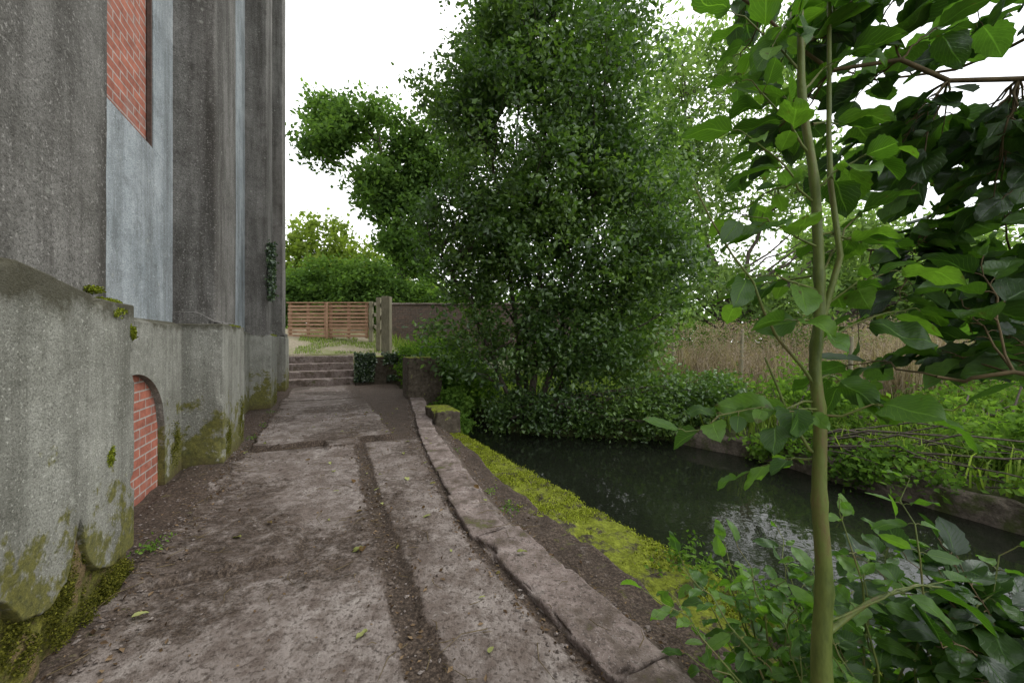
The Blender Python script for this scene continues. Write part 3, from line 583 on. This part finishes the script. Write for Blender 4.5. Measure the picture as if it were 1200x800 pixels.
p2=arc((.925,1.15,1.35),(1.0,1.18,2.75),8,0,.01);p3=arc((.92,1.15,1.15),(.52,1.1,1.75),8,-.03,.01);p4=arc((.93,1.15,.95),(.79,1.2,1.25),6,-.15,.01)
p5=arc((.935,1.15,.42),(1.4,1.25,.50),7,.1,.01)
V,F=tubes([P,p2,p3,p4,p5],[rr,np.linspace(.009,.004,8),np.linspace(.005,.002,8),np.linspace(.006,.003,6),np.linspace(.009,.003,7)],12);mk('stem',V,F,stem_m,sp,True)
lf=Leafer()
for a,b,n_,sz in [((.90,1.15,1.85),(.70,1.12,2.06),6,.12),((.90,1.15,1.72),(.66,1.1,1.90),6,.12),((.92,1.15,1.58),(.66,1.1,1.66),6,.12),((.92,1.15,1.5),(1.12,1.2,1.72),6,.12),((.87,1.15,2.1),(.70,1.2,2.32),5,.12),((.87,1.15,2.05),(1.07,1.2,2.2),6,.12),((.92,1.15,1.45),(.70,1.15,1.50),5,.11),((.92,1.15,1.12),(.52,1.15,1.03),9,.10),((.92,1.15,1.3),(1.2,1.15,1.4),6,.12),((.92,1.15,1.08),(1.15,1.0,1.12),5,.14),((.85,1.15,2.35),(.95,1.2,2.6),5,.12),((.98,1.17,2.3),(1.1,1.3,2.5),6,.12),((.9,1.15,1.95),(1.1,1.25,2.0),6,.12),((.92,1.15,1.62),(1.15,1.2,1.6),6,.12),((.92,1.15,1.2),(1.1,1.25,1.15),6,.11),((.90,1.15,1.8),(.78,1.35,1.75),6,.11),((.92,1.15,1.5),(.82,1.4,1.45),6,.11),((.92,1.15,1.1),(.76,1.1,1.08),5,.13),((.92,1.15,.95),(.78,1.3,.85),6,.09),((.935,1.15,.46),(1.35,1.2,.55),7,.11),((.93,1.15,.3),(1.15,1.05,.2),6,.10),((.92,1.15,1.35),(.8,1.1,1.36),4,.10),((.855,1.15,2.3),(.75,1.1,2.15),5,.11),((.88,1.15,2.0),(.8,1.3,2.15),5,.11),((.87,1.15,2.1),(1.0,1.3,2.35),6,.12),((.9,1.15,1.75),(1.05,1.1,1.85),6,.12),((.92,1.15,1.4),(1.08,1.1,1.5),6,.12)]:
    lf.twig(a,b,n_,sz)
lf.out(sp,bright_l,stem_m,.7)
lt=empty('lime_tree')
tr=np.array([(2.05,.55,-.3),(2.05,.56,.6),(2.0,.6,1.3),(1.98,.62,2.0),(1.95,.66,2.9),(1.95,.7,3.8)])
lf=Leafer()
limbs=[[(1.98,.6,1.75),(1.85,.95,1.97),(1.5,1.22,2.12),(1.04,1.3,2.24),(.74,1.3,2.5)],[(2.0,.6,1.3),(1.95,1.0,1.55),(1.75,1.4,1.62),(1.45,1.7,1.7)],[(1.98,.62,2.2),(1.9,1.1,2.5),(1.5,1.5,2.75),(1.1,1.7,3.0)],[(2.0,.6,1.1),(1.75,.85,1.25),(1.35,1.0,1.22),(1.2,1.1,1.20)],[(1.98,.62,2.4),(2.2,1.3,2.5),(2.1,1.9,2.6),(1.8,2.3,2.9)],[(2.05,.55,.1),(1.9,.9,.2),(1.6,1.2,.22)]]
polys=[tr];rads=[np.linspace(.05,.02,6)];LP=[]
for k,l in enumerate(limbs):
    l=np.array(l,float);tt=np.linspace(0,len(l)-1,12);Pp=np.stack([np.interp(tt,range(len(l)),l[:,c]) for c in range(3)],1);Pp[1:]+=R.normal(size=(11,3))*.012;polys.append(Pp);rads.append(np.linspace(.011,.004,12));LP.append(Pp[3:])
LP=np.concatenate(LP)
for (x0,x1,y0,y1,z0,z1,cnt) in ((1.0,2.1,1.1,1.8,1.98,2.95,88),(1.27,2.0,1.05,1.55,1.20,2.05,66),(1.2,1.9,1.05,1.5,-.05,.55,34)):
    for _ in range(cnt):
        e=np.array([R.uniform(x0,x1),R.uniform(y0,y1),R.uniform(z0,z1)])
        if z0>1 and fbm(e[None],2.2,2,4.)[0]<-.22: continue
        dd_=np.linalg.norm(LP-e,axis=1)+.6*np.maximum(0,e[2]-LP[:,2]);a=LP[np.argmin(dd_)]
        lf.twig(a,e,int(R.integers(5,9)),.118,.0035,f0=.35 if dd_.min()>.3 else .2)
V,F=tubes(polys,rads,8);mk('trunk_and_limbs',V,F,twig_m,lt,True);lf.out(lt,big_l,twig_m,.8)
el=empty('elder_shrub');lf=Leafer()
LL=[((.95,1.25,-.1),(.50,1.45,.36),6,.085),((.98,1.25,-.1),(.66,1.5,.42),6,.085),((1.0,1.3,-.1),(.88,1.5,.5),6,.085),((1.0,1.2,-.1),(.62,1.35,.2),6,.09),((1.0,1.25,0),(.80,1.4,.24),5,.085),((1.1,1.3,-.1),(1.1,1.4,.45),6,.085),((1.15,1.3,-.1),(1.3,1.4,.5),7,.09),((1.2,1.3,-.1),(1.5,1.35,.35),7,.095),((1.2,1.2,-.1),(1.35,1.2,.2),6,.095),((1.3,1.4,-.1),(1.6,1.6,.55),7,.095),((1.0,1.5,-.2),(1.0,1.8,.35),6,.08),((1.2,1.5,-.2),(1.3,1.9,.4),6,.085),((1.35,1.1,-.1),(1.55,1.1,.3),6,.10),((1.4,1.3,-.1),(1.7,1.3,.6),6,.09),((.9,1.5,-.2),(.75,1.85,.1),5,.07),((1.2,1.2,-.1),(1.15,1.35,.75),7,.085),((1.3,1.2,-.1),(1.45,1.4,.8),7,.09)]
for _ in range(34):
    b0=np.array([R.uniform(.85,1.5),R.uniform(1.1,1.6),-.15]);LL.append((b0,b0+[R.uniform(-.25,.3),R.uniform(-.1,.3),R.uniform(.15,.6)],6,.085))
for a,b,n_,sz in LL: lf.twig(a,b,n_,sz,.005,.12,True,.6)
lf.out(el,bright_l,stem_m,.56)
C=[];
for _ in range(70):
    s_=R.uniform(.3,1.45);t_=Rf(s_)-R.uniform(.0,.3);a,b=l2w(t_,s_);C.append((a,b,-.12+R.uniform(-.05,.08)))
V,F,rn=foliage(np.array(C),14,.05,.035);mk('wall_weeds',V,F,shrub_l,None,rnd=rn)
C=[]
for t_,s_ in [(.05,2.5),(.02,2.62),(.06,5.6),(.1,6.4),(2.33,2.85),(2.38,2.6),(.06,7.6),(1.0,.9),(2.25,2.3),(2.45,4.2)]:
    a,b=l2w(t_,s_)
    for _ in range(4): C.append((a+R.normal()*.03,b+R.normal()*.03,pz(t_,s_)+.01+R.random()*.03))
V,F,rn=foliage(np.array(C),12,.025,.022);mk('path_weeds',V,F,shrub_l,None,rnd=rn)
# ---------------------------------------------------------------- litter
def stones(n,ts,ss,zz_,rad):
    q=Q()
    base=np.array([(0,0,1),(.9,0,.2),(.28,.85,.2),(-.72,.53,.2),(-.72,-.53,.2),(.28,-.85,.2),(0,0,-.6)],float)
    f=[(0,1,2),(0,2,3),(0,3,4),(0,4,5),(0,5,1),(6,2,1),(6,3,2),(6,4,3),(6,5,4),(6,1,5)]
    for i in range(n):
        r=rad*R.uniform(.4,1.4)**1.8;V=base*r*R.uniform(.6,1.2,3)*(1+.2*R.normal(size=(7,1)));a=R.random()*6.28;c,s_=math.cos(a),math.sin(a)
        V=np.stack([V[:,0]*c-V[:,1]*s_,V[:,0]*s_+V[:,1]*c,V[:,2]*.7],1)+[ts[i],ss[i],zz_[i]+r*.2];q.add(V,f)
    return q.out()
def spots(n):
    ty=R.integers(0,6,n);s_=R.uniform(.6,8.,n);return np.where(ty==0,R.normal(1.31,.07,n),np.where(ty==1,kin(s_)-.05+R.normal(0,.05,n),np.where(ty==2,np.abs(R.normal(.06,.13,n)),np.where(ty==3,R.uniform(0,1.9,n),np.where(ty==4,R.uniform(-.33,.2,n),kin(s_)+.42+R.normal(0,.08,n)))))),s_
n=4400;t_,s_=spots(n)
V,F=stones(n,t_,s_,pz(t_,s_),.008);mk('gravel',V,F,path_m,None,False,True)
n=4200;t_,s_=spots(n);A=np.stack([*l2w(t_,s_),pz(t_,s_)+.004],1);V,F=leaf_cloud(A,.018*(.5+R.random(n)**2*1.6),3.,.55);mk('leaf_litter',V,F,brown_l,None,rnd=np.repeat(R.random(n),2))
ps=[];rs=[]
for i in range(360):
    s0=R.uniform(.7,8);ch=R.integers(0,4);t0=[R.normal(1.31,.12),R.normal(.05,.18),R.uniform(0,2.1),kin(s0)+R.normal(0.3,.15)][ch];L=R.uniform(.03,.24)*(1 if R.random()<.5 else .5);a=R.random()*6.28
    z0=float(pz(t0,s0))+.008
    if 0<t0-kin(s0)<.32: z0=.03
    x0,y0=l2w(t0,s0);P=np.array([(x0,y0,z0),(x0+L*.5*math.cos(a),y0+L*.5*math.sin(a),z0+.006),(x0+L*math.cos(a+.3),y0+L*math.sin(a+.3),z0)]);ps.append(P);rs.append([.0022,.002,.001])
V,F=tubes(ps,rs,4);mk('twig_litter',V,F,twig_m,None)
B=[];D=[];Nn=[];Ls=[]
for i in range(64):
    s0=R.uniform(1.0,7.5);t0=R.uniform(.1,2.2) if i%2 else R.normal(1.75,.25);x0,y0=l2w(t0,s0);a=R.random()*6.28;z0=float(pz(t0,s0))+.012
    if 0<t0-kin(s0)<.32: z0=.035
    B.append((x0,y0,z0));D.append((math.cos(a),math.sin(a),.1*R.random()));Nn.append(unit(np.array([0,0,1.])+R.normal(size=3)*.25));Ls.append(R.uniform(.025,.07))
broad('fallen_leaves',B,D,Nn,Ls,fallen_l)
# ---------------------------------------------------------------- light
w=bpy.data.worlds.new('World');bpy.context.scene.world=w;w.use_nodes=True;nt=w.node_tree;nt.nodes.clear()
o=nt.nodes.new('ShaderNodeOutputWorld');bg=nt.nodes.new('ShaderNodeBackground');sky=nt.nodes.new('ShaderNodeTexSky');sky.sky_type='NISHITA';sky.sun_disc=False
EL,RO=math.radians(52),math.radians(72);sky.sun_elevation=EL;sky.sun_rotation=RO
tc=nt.nodes.new('ShaderNodeTexCoord');no=nt.nodes.new('ShaderNodeTexNoise');no.inputs['Scale'].default_value=2.2;no.inputs['Detail'].default_value=4
cr=nt.nodes.new('ShaderNodeValToRGB');cr.color_ramp.elements[0].position=.35;cr.color_ramp.elements[0].color=(.84,.86,.88,1);cr.color_ramp.elements[1].position=.65;cr.color_ramp.elements[1].color=(1,1,.99,1)
ml=nt.nodes.new('ShaderNodeVectorMath');ml.operation='SCALE';ml.inputs['Scale'].default_value=15.
mx=nt.nodes.new('ShaderNodeMix');mx.data_type='RGBA';mx.inputs[0].default_value=.93
nt.links.new(tc.outputs['Generated'],no.inputs['Vector']);nt.links.new(no.outputs['Fac'],cr.inputs[0]);nt.links.new(cr.outputs[0],ml.inputs[0]);nt.links.new(sky.outputs[0],mx.inputs[6]);nt.links.new(ml.outputs[0],mx.inputs[7]);nt.links.new(mx.outputs[2],bg.inputs[0]);bg.inputs[1].default_value=.15;nt.links.new(bg.outputs[0],o.inputs[0])
sl=bpy.data.lights.new('sun','SUN');sl.energy=1.5;sl.angle=math.radians(22);sl.color=(1,.97,.92);so=bpy.data.objects.new('sun',sl);bpy.context.collection.objects.link(so)
dv=Vector((math.sin(RO)*math.cos(EL),math.cos(RO)*math.cos(EL),math.sin(EL)));so.rotation_euler=dv.to_track_quat('Z','Y').to_euler()
cam=bpy.data.cameras.new('camera');cam.lens=13.5;cam.sensor_width=36;cam.clip_end=900;cam.clip_start=.05;co=bpy.data.objects.new('camera',cam);bpy.context.collection.objects.link(co);co.location=(0,0,1.3);co.rotation_euler=(math.radians(90),0,0);bpy.context.scene.camera=co
vs=bpy.context.scene.view_settings;vs.view_transform='Standard';vs.look='None';vs.exposure=0
